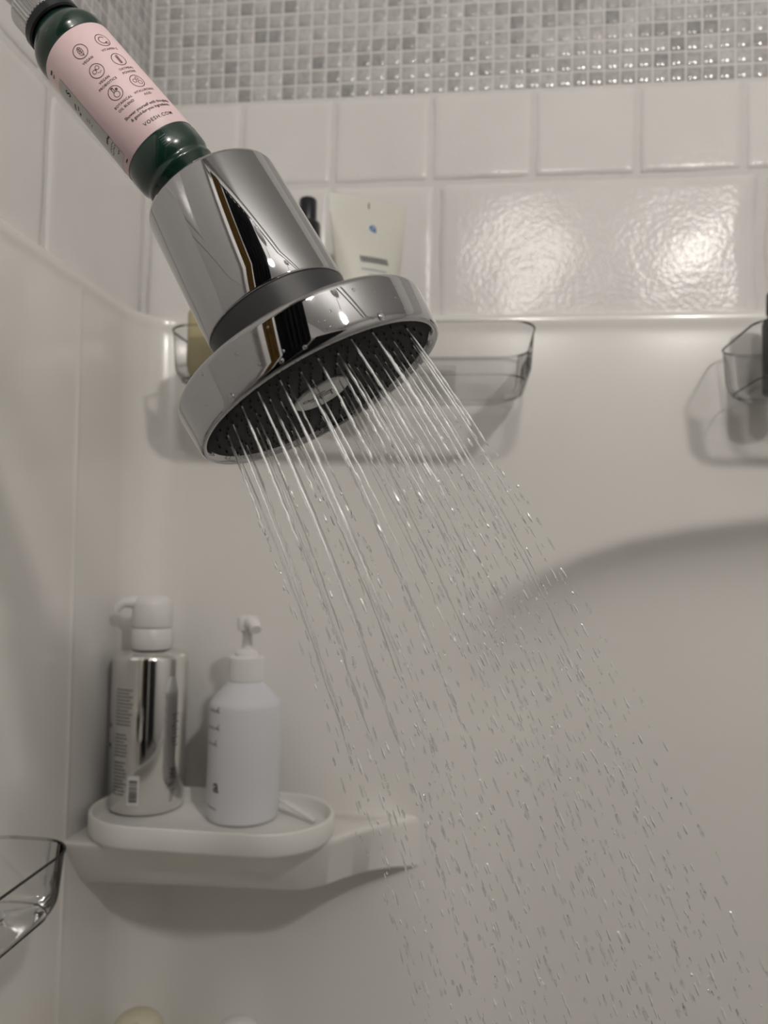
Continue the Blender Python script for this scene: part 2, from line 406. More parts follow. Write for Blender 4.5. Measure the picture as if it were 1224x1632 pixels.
# ---- moulded tub surround (one continuous sheet: left panel, rounded corner, back panel with arched recess)
R_C = 0.052
def inset(z):                                      # how far the sheet stands in front of the tile plane
    return 0.006 + 0.014 * np.clip((Z_LIP - z) / 0.42, 0, 1)
ARCH_PX = [(1600, 812), (1400, 818), (1224, 830), (1100, 846), (1000, 866), (930, 888), (860, 918), (800, 953), (760, 986), (725, 1028), (700, 1070), (682, 1130), (672, 1220), (668, 1350), (664, 1632), (660, 2000)]
ARCH = np.array([[atY(p, q, YB - 0.018)[0], atY(p, q, YB - 0.018)[2]] for p, q in ARCH_PX])
def arch_sd(X, Z):
    """signed distance to the arch outline, positive inside (below / right), and the position along it"""
    best = np.full(X.shape, 1e9); pos = np.zeros(X.shape); sgn = np.ones(X.shape)
    for i in range(len(ARCH) - 1):
        a, b = ARCH[i], ARCH[i + 1]; d = b - a; L2 = d.dot(d)
        t = np.clip(((X - a[0]) * d[0] + (Z - a[1]) * d[1]) / L2, 0, 1)
        qx, qz = X - a[0] - t * d[0], Z - a[1] - t * d[1]; dist = np.hypot(qx, qz)
        s = np.where(d[0] * qz - d[1] * qx > 0, 1.0, -1.0)
        m = dist < best; best = np.where(m, dist, best); pos = np.where(m, i + t, pos); sgn = np.where(m, s, sgn)
    return best * sgn, pos
def build_surround():
    s_left = np.linspace(-0.55, 0, 60)             # along the left panel, arc, back panel
    arc = np.linspace(0, 1, 40)[1:]
    back = np.concatenate([np.linspace(0, 0.85, 240)[1:], np.linspace(0.85, ROOM_X1 - XL - R_C - 0.02, 40)[1:]])
    seam = np.array([-0.088, -0.0865, -0.085, -0.0838, -0.0825, -0.081])
    s_left = np.unique(np.concatenate([s_left, seam]))
    zs = np.concatenate([Z_LIP + np.array([0.004, 0.0042, 0.0035, 0.0015, -0.0015, -0.0045, -0.0075, -0.0105, -0.0135, -0.017]),
                         np.linspace(Z_LIP - 0.024, CZ - 0.75, 190), np.linspace(CZ - 0.76, 0.455, 12)])
    lip = np.concatenate([[-0.012, -0.0006, 0.0006, 0.0011, 0.0013, 0.0011, 0.0007, 0.0003, 0.0001, 0.0], np.zeros(len(zs) - 10)])
    cols = [('l', s) for s in s_left] + [('a', t) for t in arc] + [('b', s) for s in back]
    V = []
    for kind, s in cols:
        e = inset(zs) + lip
        if kind == 'l':
            bumpv = 0.0012 * math.exp(-((s + 0.0845) / 0.0018) ** 2)
            X = XL + e + bumpv * (zs < Z_LIP - 0.01); Y = np.full(zs.shape, YB - R_C + s) - inset(zs) * 1.0
        elif kind == 'a':
            cx, cy = XL + inset(zs) + R_C, YB - inset(zs) - R_C; th = math.pi - s * math.pi / 2
            rr = R_C - lip
            X = cx + rr * math.cos(th); Y = cy + rr * math.sin(th)
        else:
            X = XL + inset(zs) + R_C + s; Y = YB - e
        V.append(np.stack([X, Y, zs], 1))
    V = np.array(V)
    nb = len(s_left) + len(arc)
    Xb, Zb = V[nb:, :, 0], V[nb:, :, 2]
    sd, pos = arch_sd(Xb, Zb)
    wid = np.interp(Xb, [ARCH[12][0], ARCH[9][0], ARCH[8][0], ARCH[7][0], ARCH[6][0], ARCH[4][0]], [0.22, 0.13, 0.085, 0.055, 0.038, 0.030])
    k_ = np.interp(Xb, [ARCH[12][0], ARCH[9][0], ARCH[7][0], ARCH[5][0]], [0.02, 0.010, 0.004, 0.0024]); sp_ = k_ * np.logaddexp(0, np.clip(sd / k_, -60, 300))
    rec = 0.052 * (1 - np.exp(-sp_ / wid))
    V[nb:, :, 1] += rec
    nz = len(zs); verts = V.reshape(-1, 3); faces = []
    for i in range(len(cols) - 1):
        for j in range(nz - 1): faces.append((i * nz + j, (i + 1) * nz + j, (i + 1) * nz + j + 1, i * nz + j + 1))
    o = make('wall_surround', verts, faces, 'surround'); tag(o, 'white moulded acrylic tub surround with rounded corner and arched recess', kind='structure')
    return o
build_surround()

# bathtub rim below (out of the frame, but it carries the light back up)
def build_tub():
    def ring(x0, x1, y0, y1, r, z, n=8):
        p = []
        for cx, cy, a0 in ((x1 - r, y1 - r, 0), (x0 + r, y1 - r, 90), (x0 + r, y0 + r, 180), (x1 - r, y0 + r, 270)):
            for k in range(n + 1):
                a = math.radians(a0 + 90 * k / n); p.append((cx + r * math.cos(a), cy + r * math.sin(a), z))
        return p
    x0, x1, y0, y1 = XL + 0.03, ROOM_X1 - 0.03, -0.02, YB - 0.03
    rings = [ring(x0, x1, y0, y1, 0.03, 0.001), ring(x0, x1, y0, y1, 0.03, 0.44), ring(x0 + .01, x1 - .01, y0 + .01, y1 - .01, 0.03, 0.45),
             ring(x0 + .06, x1 - .06, y0 + .06, y1 - .06, 0.09, 0.45), ring(x0 + .075, x1 - .075, y0 + .075, y1 - .075, 0.09, 0.435),
             ring(x0 + .10, x1 - .10, y0 + .10, y1 - .10, 0.1, 0.16), ring(x0 + .14, x1 - .14, y0 + .14, y1 - .14, 0.1, 0.12)]
    o = make('bathtub', *loft(rings, True, False, True), 'bathtub_white', angle=50)
    tag(o, 'white bathtub standing below the moulded surround', 'bathtub')
build_tub()

# ---- moulded corner shelves
Z_S, Z_SB = CZ - 0.249, CZ - 0.297
def corner_shelf(dz, label):
    top_px = [(88, 1342), (130, 1346), (200, 1349), (300, 1352), (400, 1354), (470, 1352), (520, 1342), (560, 1328), (600, 1316), (640, 1306), (675, 1299), (700, 1293)]
    bot_px = [(88, 1404), (130, 1406), (200, 1409), (300, 1413), (400, 1417), (470, 1420), (510, 1415), (550, 1401), (590, 1390), (630, 1384), (668, 1382), (700, 1378)]
    to_wall = lambda p, q, z: atZ(p, q, z) if p < 615 else atY(p, q, float(np.interp(p, [620, 668, 700], [0.755, 0.783, 0.800])))
    T = np.array([to_wall(p, q, Z_S) for p, q in top_px]); B = np.array([to_wall(p, q, Z_SB) for p, q in bot_px])
    def dense(P, m=6):
        out = []
        for i in range(len(P) - 1):
            p0, p1, p2, p3 = P[max(i - 1, 0)], P[i], P[i + 1], P[min(i + 2, len(P) - 1)]
            for k in range(m):
                t = k / m; out.append(0.5 * (2 * p1 + (p2 - p0) * t + (2 * p0 - 5 * p1 + 4 * p2 - p3) * t * t + (3 * p1 - p0 - 3 * p2 + p3) * t ** 3))
        return np.array(out + [P[-1]])
    T, B = dense(T), dense(B)
    T[0, 0] = B[0, 0] = XL + 0.02
    corner = np.array((XL + 0.022, YB - 0.022))
    rings = []
    for t, b in zip(T, B):
        def inn(p, d):
            v = corner - p[:2]; L = np.linalg.norm(v); return np.array((*(p[:2] + v / L * d), p[2]))
        rad = 0.007
        dn = (b - t); dn /= np.linalg.norm(dn); iv = np.array((*(corner - t[:2]), 0.0)); iv /= np.linalg.norm(iv)
        ctr_in = t + iv * rad; arcpts = []
        for k in range(5):
            a = k / 4; arcpts.append((1 - a) ** 2 * (t + iv * rad) + 2 * a * (1 - a) * t + a * a * (t + dn * rad))
        ring = [np.array((*corner, t[2])), inn(t, 0.02 if np.linalg.norm(corner - t[:2]) > 0.05 else 0.012)] + arcpts + [b - dn * 0.002, b + iv * 0.003, np.array((*corner, b[2]))]
        rings.append([p + np.array((0, 0, dz)) for p in ring])
    v, f = loft(rings, False)
    o = make('corner_shelf', v, f, 'surround', angle=40)
    n = len(rings[0])
    return tag(o, label, 'shelf')
corner_shelf(0.0, 'white moulded corner shelf carrying the tray with two pump bottles')
corner_shelf(-0.335, 'white moulded lower corner shelf under the cream and white bottle tops')

# ------------------------------------------------------------------ lamps of the room (behind the viewer)
for k, (lx, ly_, lz, st) in enumerate(GLOBES):
    g = empty('ceiling_lamp', Matrix.Translation((lx, ly_, lz)))
    GR = (0.040, 0.058)[k]
    ld = bpy.data.lights.new('bulb', 'POINT'); ld.energy = st; ld.color = (1.0, 0.947, 0.888); ld.shadow_soft_size = GR
    lo = bpy.data.objects.new('bulb', ld); COL.objects.link(lo); lo.parent = g
    prof = [(0.0005 + (GR + 0.004) * math.sin(math.pi * i / 16), -(GR + 0.004) * math.cos(math.pi * i / 16)) for i in range(17)]
    make('globe', *lathe(prof, 28), 'clear_globe', g)
    h = ROOM_Z1 - lz; q0 = GR + 0.0042
    make('fitting', *lathe([(0.0, q0), (0.022, q0), (0.022, q0 + 0.021), (0.008, q0 + 0.025), (0.008, h - 0.02), (0.06, h - 0.018), (0.06, h), (0.0, h)], 32), 'satin_metal', g, angle=40)
    tag(g, ('smaller round ceiling lamp behind the viewer, farther from the left wall', 'larger round ceiling lamp behind the viewer, nearer to the left wall')[k], 'lamp')

# ------------------------------------------------------------------ made-up hangings behind the viewer, added for the chrome to mirror
def hanging(name, x0, x1, y, z0, z1, amp, waves, mat, thick=0.004, rag=0.0):
    nx, nz = 90, 14; V, Fc = [], []
    for side in (0, 1):
        for i in range(nx + 1):
            for j in range(nz + 1):
                a, b = i / nx, j / nz
                V.append((x0 + (x1 - x0) * a + 0.006 * math.sin(b * 5 + a * 30), y + amp * math.sin(a * waves * 6.283 + 0.6 * math.sin(b * 3)) * (0.6 + 0.4 * (1 - b)) + side * thick + rag * math.sin(a * 140) * 0.3, z0 + (z1 - z0) * b))
    N = (nx + 1) * (nz + 1); idx = lambda s, i, j: s * N + i * (nz + 1) + j
    for s in (0, 1):
        for i in range(nx):
            for j in range(nz): Fc.append((idx(s, i, j), idx(s, i + 1, j), idx(s, i + 1, j + 1), idx(s, i, j + 1)))
    for i in range(nx):
        for j in (0, nz): Fc.append((idx(0, i, j), idx(0, i + 1, j), idx(1, i + 1, j), idx(1, i, j)))
    for j in range(nz):
        for i in (0, nx): Fc.append((idx(0, i, j), idx(0, i, j + 1), idx(1, i, j + 1), idx(1, i, j)))
    return make(name, V, Fc, mat)
ROD_Z = CZ + 1.05
def build_behind():
    rod = empty('added_rod', Matrix.Translation((0, -0.36, ROD_Z)))  # added only to carry the made-up hangings
    make('rod', *tube([(XL, 0, 0), (ROOM_X1, 0, 0)], 0.0125, 20), 'chrome', rod, angle=50)
    fl = lathe([(0.0, 0.0), (0.03, 0.0), (0.03, 0.008), (0.014, 0.014), (0.014, 0.03)], 24)
    make('end_flange', *fl, 'chrome', rod, matrix=Matrix.Translation((XL, 0, 0)) @ Matrix.Rotation(math.pi / 2, 4, 'Y'), angle=40)
    make('end_flange', *fl, 'chrome', rod, matrix=Matrix.Translation((ROOM_X1, 0, 0)) @ Matrix.Rotation(-math.pi / 2, 4, 'Y'), angle=40)
    tag(rod, 'added chrome rod behind the viewer, carrying the made-up hangings', 'curtain rod')
    cur = hanging('added_curtain', -0.215, 0.03, -0.36, 0.52, ROD_Z - 0.02, 0.022, 6, 'added_cloth_dark')  # added to give the chrome cup its dark mirrored band
    tag(cur, 'added charcoal curtain behind the viewer, mirrored as a dark band in the chrome', 'curtain')
    st_ = empty('added_stand', Matrix.Translation((0.285, -0.31, 0)))  # added only to hold up the dark sheet
    for xx in (-0.235, 0.235):
        make('post', *tube([(xx, 0, 0.0), (xx, 0, 1.60)], 0.010, 16), 'satin_metal', st_, angle=50)
        make('foot', *tube([(xx, -0.14, 0.010), (xx, 0.14, 0.010)], 0.010, 12), 'satin_metal', st_, angle=50)
    make('bar', *tube([(-0.235, 0, 1.595), (0.235, 0, 1.595)], 0.008, 16), 'satin_metal', st_, angle=50)
    tag(st_, 'added metal stand behind the viewer, holding up the made-up dark sheet', 'towel stand')
    dt = hanging('added_dark_sheet', 0.07, 0.50, -0.295, 0.60, 1.606, 0.008, 3, 'added_cloth_dark', 0.006)  # added in place of the viewer's dark figure mirrored in the silver bottle
    tag(dt, 'added charcoal sheet standing in for the viewer in the bottle reflection', 'towel')
    tow = hanging('added_ochre_cloth', -0.315, -0.235, -0.345, 0.75, ROD_Z + 0.013, 0.007, 2, 'added_cloth_ochre', 0.012, 0.006)  # added to give the chrome ring its brown mirrored stripe
    tag(tow, 'added narrow ochre cloth on the rod, mirrored as a brown stripe in the chrome', 'towel')
build_behind()

# ------------------------------------------------------------------ shower head with bottle-shaped filter
def cdir(v): return C2W @ _n(v)
D_F = 0.326
FACE = atD(515, 632, D_F)
_th = math.radians(7.5)
A_OUT = cdir((0.485 * math.cos(_th), 0.875 * math.cos(_th), -math.sin(_th)))   # out of the face
CAM_R = C2W @ np.array((1, 0, 0))
HEAD_M = frame(FACE, -A_OUT, np.cross(-A_OUT, FACE - CAM))
head = empty('overhead_shower', HEAD_M)
tag(head, 'chrome shower head with dark spray face and green bottle filter on its arm', 'shower head')
make('spray_ring', *lathe([(0.0505, 0.0030), (0.0520, 0.0012), (0.0526, -0.0003), (0.0535, -0.0008), (0.0546, -0.0002), (0.0552, 0.0012), (0.0554, 0.0032), (0.0562, 0.0165),
     (0.0561, 0.0178), (0.0552, 0.0190), (0.0536, 0.0196), (0.0480, 0.0202), (0.0400, 0.0212), (0.0290, 0.0216)], 128), 'chrome', head)
face_o = make('spray_face', *lathe([(0.0002, 0.0022), (0.0125, 0.0022), (0.0150, 0.0016), (0.030, 0.0010), (0.046, 0.0012), (0.0512, 0.0020), (0.0522, 0.0035)], 96), 'face_rubber', head)
# nozzles: tiny nibs in concentric rings, too small to pick apart
NOZ = []
for r, cnt in ((0.0165, 18), (0.0210, 24), (0.0255, 30), (0.0300, 36), (0.0345, 42), (0.0390, 48), (0.0432, 52), (0.0472, 30)):
    for k in range(cnt):
        a = 2 * math.pi * (k + 0.37 * r * 1000 % 1) / cnt + rng.uniform(-0.01, 0.01)
        NOZ.append((r + rng.uniform(-1, 1) * 4e-4, a))
parts = []
for r, a in NOZ:
    x, y = r * math.cos(a), r * math.sin(a)
    v, f = lathe([(0.00045, 0.0020), (0.00040, 0.0004), (0.0002, 0.0002)], 7, False, True)
    parts.append(([(p[0] + x, p[1] + y, p[2]) for p in v], f))
tag(make('nozzle_nibs', *join(*parts), 'nozzle_black', face_o), 'tiny dark spray nozzles in rings', kind='stuff')
make('emblem', *lathe([(0.0001, 0.0006), (0.0117, 0.0006), (0.0126, 0.0009), (0.0128, 0.0016), (0.0128, 0.0024)], 56), 'emblem_metal', face_o)
em = []
for k, (x0, y0, x1, y1) in enumerate([(-0.006, 0.0015, 0.0065, 0.0015), (-0.004, -0.0010, 0.0060, -0.0010), (-0.002, 0.0040, 0.004, 0.0040), (-0.004, 0.0015, -0.004, -0.0045), (0.001, 0.0015, 0.001, -0.0035), (0.0035, 0.0040, 0.0035, 0.0015)]):
    em.append(line2d(x0, y0, x1, y1, 0.00065))
em.append(circle2d(0.0072, 0.0028, 0.0013, 0.0004, 16))
g = join(*em)
make('emblem_mark', [(x, y, 0.00045) for x, y in g[0]], g[1], 'emblem_print', face_o)
make('collar', *lathe([(0.0300, 0.0195), (0.0311, 0.0200), (0.0313, 0.0215), (0.0313, 0.0420), (0.0300, 0.0430)], 96), 'collar_grey', head, angle=50)
CUP_T = 0.1005
make('chrome_cup', *lathe([(0.0295, 0.0425), (0.0309, 0.0404), (0.0316, 0.0401), (0.0318, 0.0410), (0.0316, 0.050), (0.0300, CUP_T - 0.0012), (0.0296, CUP_T), (0.0285, CUP_T - 0.0002),
     (0.0283, CUP_T - 0.002), (0.0280, 0.06), (0.0002, 0.06)], 128), 'chrome', head)
# water beads on the ring and face
def bead(px_r, a, z, s, nm):
    v, f = lathe([(0.0002, 0.5 * s), (0.6 * s, 0.38 * s), (0.95 * s, 0.1 * s), (1.0 * s, -0.15 * s), (0.9 * s, -0.3 * s)], 14)
    m = Matrix.Rotation(a, 4, 'Z') @ Matrix.Translation((px_r, 0, z)) @ Matrix.Rotation(math.pi / 2, 4, 'Y')
    return [tuple(m @ Vector(p)) for p in v], f

# bottle frame: pivot inside the cup, axis leaning further left than the head
PIV = np.array(HEAD_M @ Vector((0, 0, 0.077)))
_tb = math.radians(-1.0)
B_UP = cdir((-0.648 * math.cos(_tb), -0.762 * math.cos(_tb), math.sin(_tb)))
BOT_M = frame(PIV, B_UP, np.cross(PIV + B_UP * 0.08 - CAM, B_UP))
def axial(px, py):
    """where along the bottle axis the image point lies closest"""
    best, bw = 1e9, 0
    for w in np.linspace(0, 0.2, 1001):
        p = PIV + B_UP * w - CAM; c = C2W.T @ p; x, y = c[0] / c[2] * F_PX + 612, c[1] / c[2] * F_PX + 816
        d = (x - px) ** 2 + (y - py) ** 2
        if d < best: best, bw = d, w
    return bw
W_L0, W_L1 = axial(264, 241), axial(133, 83)
W_SH = axial(80, 20); 
RB = 0.0170
def Rb(w): return RB + (0.0160 - RB) * np.clip((w - W_L0) / (W_L1 - W_L0), 0, 1)
BL = Matrix(HEAD_M).inverted() @ BOT_M
R1 = float(Rb(W_L1)); R0 = RB
dW = W_L1 - W_L0
bottle = make('bottle_filter', *lathe([(0.0002, -0.012), (0.010, -0.012), (0.0128, -0.010), (0.0148, 0.010), (0.0150, W_L0 - 0.0150), (0.0162, W_L0 - 0.0140), (0.0164, W_L0 - 0.0128), (0.0157, W_L0 - 0.0115), (0.0161, W_L0 - 0.0105), (0.0171, W_L0 - 0.0085), (0.0173, W_L0 - 0.006),
     (R0 + 0.0004, W_L0 - 0.002), (R0, W_L0 - 0.0008), (R0, W_L0), (R1, W_L1), (R1, W_L1 + 0.0008), (R1 + 0.0005, W_L1 + 0.002), (R1 + 0.0004, W_L1 + 0.0055), (R1 - 0.0005, W_L1 + 0.008), (R1 - 0.0025, W_L1 + 0.0110),
     (0.0118, W_L1 + 0.0132), (0.0105, W_L1 + 0.0145), (0.0002, W_L1 + 0.0145)], 96), 'green_plastic', head, matrix=BL)
# printed pink label
lab = lathe([(R0 + 0.0001, W_L0 + 0.0002), (R0 + 0.00022, W_L0 + 0.0004), (R1 + 0.00022, W_L1 - 0.0004), (R1 + 0.0001, W_L1 - 0.0002)], 128)
make('label', *lab, 'label_pink', bottle, angle=60)
RL = lambda v: float(R0 + (R1 - R0) * np.clip((v - W_L0) / dW, 0, 1)) + 0.00022
u2, w2 = [], []
def V_(t): return W_L1 - t * dW                     # t = 0 at the hose end of the label, 1 at the head end
U1, U2 = 0.0016, 0.0128                            # arc positions of the two icon columns
pr = []
RI = 0.0030
def icon(u, t, kind):
    c = V_(t); pr.append(circle2d(u, c, RI, 0.00030, 36))
    s = RI * 0.55; w = 0.00024
    if kind == 'leaf':
        pr.append(circle2d(u, c, s, w, 18, 0.62, 1.15)); pr.append(line2d(u - 0.1 * s, c + s, u + 0.2 * s, c - 1.5 * s, w))
        for q in (-0.5, 0, 0.5): pr.append(line2d(u, c + q * s, u + 0.5 * s, c + (q + 0.35) * s, w)); pr.append(line2d(u, c + q * s, u - 0.5 * s, c + (q + 0.35) * s, w))
    elif kind == 'c':
        pr.append(circle2d(u, c, s * 1.0, w * 1.4, 18, a0=0.7, a1=5.6)); pr.append(circle2d(u + s * 0.7, c - s * 0.9, s * 0.35, w, 10))
    elif kind == 'pills':
        pr.append(circle2d(u - 0.6 * s, c + 0.1 * s, 0.5 * s, w, 14)); pr.append(circle2d(u + 0.55 * s, c + 0.6 * s, 0.5 * s, w, 14)); pr.append(line2d(u - 0.3 * s, c + 0.55 * s, u + 0.2 * s, c + 0.2 * s, w))
        for q in (0, 0.4, 0.8): pr.append(line2d(u - 0.1 * s + q * s, c - 0.6 * s - 0.2 * s * (q == 0.4), u + 0.15 * s + q * s, c - 0.6 * s - 0.2 * s * (q == 0.4), w * 1.3))
    elif kind == 'grain':
        for q in range(-3, 4): pr.append(line2d(u - 0.45 * s, c + q * 0.35 * s - 0.12 * s, u + 0.45 * s, c + q * 0.35 * s + 0.12 * s, w * 1.2))
        pr.append(line2d(u, c - 1.4 * s, u, c + 1.4 * s, w))
    elif kind == 'flask':
        pr.append(circle2d(u + 0.1 * s, c - 0.5 * s, 0.75 * s, w, 16)); pr.append(line2d(u - 0.35 * s, c + 1.4 * s, u - 0.3 * s, c + 0.1 * s, w * 1.2)); pr.append(line2d(u + 0.1 * s, c + 1.4 * s, u + 0.15 * s, c + 0.2 * s, w * 1.2))
        pr.append(line2d(u - 0.45 * s, c + 1.4 * s, u + 0.2 * s, c + 1.4 * s, w * 2.4)); pr.append(circle2d(u + 0.75 * s, c + 0.6 * s, 0.22 * s, w * 2, 10))
    else:
        pr.append(circle2d(u - 0.6 * s, c + 0.2 * s, 0.5 * s, w, 12)); pr.append(circle2d(u + 0.4 * s, c + 0.8 * s, 0.4 * s, w, 12)); pr.append(circle2d(u + 0.6 * s, c - 0.5 * s, 0.55 * s, w, 12))
def caption(s, u, t, size=0.00145, sp=1.15):
    pr.append(move2d(text_geo(s, size, 'CENTER', sp), u, V_(t)))
icon(U1, 0.185, 'leaf'); caption('VEGAN', U1, 0.280)
icon(U2, 0.180, 'c'); caption('VITAMIN C', U2, 0.275)
icon(U1, 0.375, 'pills'); caption('VEGAN', U1, 0.470); caption('PROBIOTICS', U1, 0.507)
icon(U2, 0.370, 'grain'); caption('OATMEAL', U2, 0.465); caption('POWDER', U2, 0.502)
icon(U1, 0.590, 'flask'); caption('BOTANICAL', U1, 0.685); caption('OIL BLEND', U1, 0.722)
icon(U2, 0.585, 'mol'); caption('HYALURONIC', U2, 0.680); caption('ACID', U2, 0.717)
UM = (U1 + U2) / 2
caption('Shower yourself with thoughtful', UM + 0.002, 0.800, 0.0018, 1.0); caption('& good-for-you ingredients.', UM + 0.002, 0.838, 0.0018, 1.0)
caption('VOESH.COM', UM + 0.002, 0.925, 0.0022, 1.25)
make('label_print', *wrap(join(*pr), RL, 0.00006), 'ink', bottle, smooth=False)
# pale sticker along the underside with its print
def patch(u0, u1, v0, v1, nu=16, nv=2):
    v = [(u0 + (u1 - u0) * i / nu, v0 + (v1 - v0) * j / nv) for i in range(nu + 1) for j in range(nv + 1)]
    return v, [(i * (nv + 1) + j, (i + 1) * (nv + 1) + j, (i + 1) * (nv + 1) + j + 1, i * (nv + 1) + j + 1) for i in range(nu) for j in range(nv)]
US0, US1 = -0.0290, -0.0135
make('sticker', *wrap(patch(US0, US1, V_(0.93), V_(0.16)), RL, 0.00012), 'sticker', bottle)
st = []
st.append(move2d(text_geo('S', 0.0042, 'CENTER'), -0.0155, V_(0.30)))
for q, (u, t, L, wd) in enumerate([(-0.0178, 0.36, 0.004, .0009), (-0.0165, 0.40, 0.003, .0006), (-0.0185, 0.42, 0.003, .0008), (-0.0172, 0.50, 0.003, .0003), (-0.0165, 0.53, 0.003, .0003), (-0.0172, 0.56, 0.003, .0003),
                                   (-0.0150, 0.74, 0.0050, .0009), (-0.0165, 0.79, 0.0070, .0003), (-0.0165, 0.82, 0.0070, .0003), (-0.0148, 0.87, 0.0022, .0005)]):
    for k in range(max(2, int(L / 0.0011))):
        st.append(line2d(u + k * 0.0011 - L / 2, V_(t), u + k * 0.0011 + 0.0008 - L / 2, V_(t) + 0.0003 * ((k * 7 + q) % 3 - 1), wd))
st.append(line2d(-0.0165, V_(0.07), -0.0142, V_(0.07), 0.0007)); st.append(line2d(-0.0168, V_(0.10), -0.0150, V_(0.10), 0.0004)); st.append(line2d(-0.0155, V_(0.965), -0.0135, V_(0.965), 0.0005))
make('sticker_print', *wrap(join(*st), RL, 0.00018), 'ink_black', bottle, smooth=False)
make('moulded_mark', *wrap(join(*[line2d(0.0030, W_L0 - 0.0030 - 0.0011 * k, 0.0064 - 0.0005 * (k % 2), W_L0 - 0.0030 - 0.0011 * k, 0.00014, 4) for k in range(5)]), 0.0173, 0.00008), 'relief_glint', bottle, smooth=False)  # lighter green paints the glossy highlights of the moulded ridges
# seal, ribbed nut, arm to the left wall
wn = W_L1 + 0.0140
make('seal_ring', *lathe([(0.008, wn), (0.0122, wn), (0.0129, wn + 0.0006), (0.0129, wn + 0.0034), (0.0120, wn + 0.0040), (0.008, wn + 0.0040)], 64), 'seal_rubber', head, matrix=BL, angle=40)
rib = []
for zz, rr in ((wn + 0.0040, 0.0110), (wn + 0.0046, 0.0118), (wn + 0.0135, 0.0118), (wn + 0.0150, 0.0108), (wn + 0.0165, 0.0092)):
    rib.append([((rr + (0.00035 if k % 4 < 2 else -0.0002)) * math.cos(2 * math.pi * k / 192), (rr + (0.00035 if k % 4 < 2 else -0.0002)) * math.sin(2 * math.pi * k / 192), zz) for k in range(192)])
make('ribbed_nut', *loft(rib, True, True, True), 'satin_metal', head, matrix=BL, smooth=False)
p0 = np.array((0, 0, wn + 0.016)); Bm = np.array(BOT_M); Hinv = np.array(Matrix(HEAD_M).inverted())
w0 = (Bm @ np.append(p0, 1))[:3]; up = B_UP
tgt = np.array((XL, w0[1] + 0.03, w0[2] + 0.085))
path = []
for k in range(25):
    t = k / 24; c1 = w0 + up * 0.045; c2 = tgt + np.array((0.05, 0, 0.0))
    path.append((1 - t) ** 3 * w0 + 3 * (1 - t) ** 2 * t * c1 + 3 * (1 - t) * t * t * c2 + t ** 3 * tgt)
pl = [(Hinv @ np.append(p, 1))[:3] for p in path]
make('shower_arm', *tube(pl, 0.0082, 28), 'chrome', head, angle=50)
fm = Matrix(HEAD_M).inverted() @ Matrix.Translation(tgt) @ Matrix.Rotation(math.pi / 2, 4, 'Y')
make('wall_flange', *lathe([(0.0085, 0.012), (0.012, 0.011), (0.024, 0.005), (0.028, 0.0), (0.0085, -0.001)], 48), 'chrome', head, matrix=fm)
beads = []
hx = np.array(HEAD_M.inverted() @ Vector(CAM)); cam_a = math.atan2(hx[1], hx[0])
for k in range(26):
    a = cam_a + rng.uniform(-1.1, 1.1); zz = rng.uniform(0.0015, 0.016); s = rng.choice([0.0003, 0.0004, 0.0005, 0.0007])
    beads.append(bead(0.0553 + zz * 0.05, a, zz, s, ''))
for da, s in ((-0.55, 0.0017), (0.62, 0.0017), (-0.12, 0.0011), (0.05, 0.0009)):
    beads.append(bead(0.0552, cam_a + da, 0.0018, s, ''))
bv = join(*beads)
tag(make('water_beads', *bv, 'water_clear', head), 'small clear water beads clinging to the chrome ring', kind='stuff')

# ------------------------------------------------------------------ water
spray = empty('water_spray', HEAD_M)
tag(spray, 'falling spray of clear water jets and drops under the shower head', 'water')
HM = np.array(HEAD_M); HMi = np.linalg.inv(HM)
G = np.array((0, 0, -9.81))
cand = [(r, a) for r, a in NOZ if r > 0.012]
rs = random.Random(3); rs.shuffle(cand)
JETS = []
for r, a in cand:
    x, y = r * math.cos(a), r * math.sin(a)
    if all((x - q[0]) ** 2 + (y - q[1]) ** 2 > 0.0083 ** 2 for q in JETS) and r < 0.0475: JETS.append((x, y))
JETS = JETS[:88]
drops = []
def traj(p0, v0, t): return p0 + v0 * t + 0.5 * G * t * t
for (x, y) in JETS:
    p0 = (HM @ np.array((x, y, 0.0004, 1)))[:3]
    r = math.hypot(x, y); ang = math.radians(6.2) * r / 0.047
    d = np.array((x / r * math.sin(ang), y / r * math.sin(ang), -math.cos(ang))); d = HM[:3, :3] @ d
    d = d + np.array([rs.gauss(0, 0.008) for _ in range(3)])
    v0 = d / np.linalg.norm(d) * (1.95 + rs.gauss(0, 0.04))
    L = rs.choice([0.04, 0.05, 0.06, 0.075, 0.09, 0.105]) * rs.uniform(0.8, 1.2); tE = L / 2.0
    rad = 0.00036 + 0.00022 * rs.random()
    n = 22; path = []; rr = []
    for k in range(n + 1):
        t = tE * k / n; wob = 0.00018 * (k / n)
        path.append((HMi @ np.append(traj(p0, v0, t) + np.array([rs.gauss(0, wob) for _ in range(3)]), 1))[:3])
        q = k / n; rr.append(rad * (0.5 + 0.5 * min(1, q * 4)) * (1.05 - 0.25 * q) * (1 + (0.10 + 0.35 * q) * math.sin(k * 1.9 + x * 900)) if k < n else 0.00006)
    make('water_jet', *tube(path, rr, 8), 'water', spray)
    # broken part: stretched drops, sparser and freer with the fall
    t = tE
    while t < 0.235:
        fr = (t - tE) / 0.15
        seg = rs.uniform(0.0012, 0.0070) * (1.0 - 0.30 * min(1, fr)); gap = rs.uniform(0.001, 0.006) * (1 + 1.9 * min(1, max(fr, 0)))
        sp = 2.0 + 9.81 * t * 0.8
        sig = 0.0005 + 0.0042 * min(1.3, max(fr, 0)) ** 1.1
        off = np.array([rs.gauss(0, sig) for _ in range(3)])
        a_, b_ = traj(p0, v0, t) + off, traj(p0, v0, t + seg / sp) + off
        drops.append((a_, b_, rs.uniform(0.00020, 0.00050)))
        t += (seg + gap) / sp
DV, DF = [], []
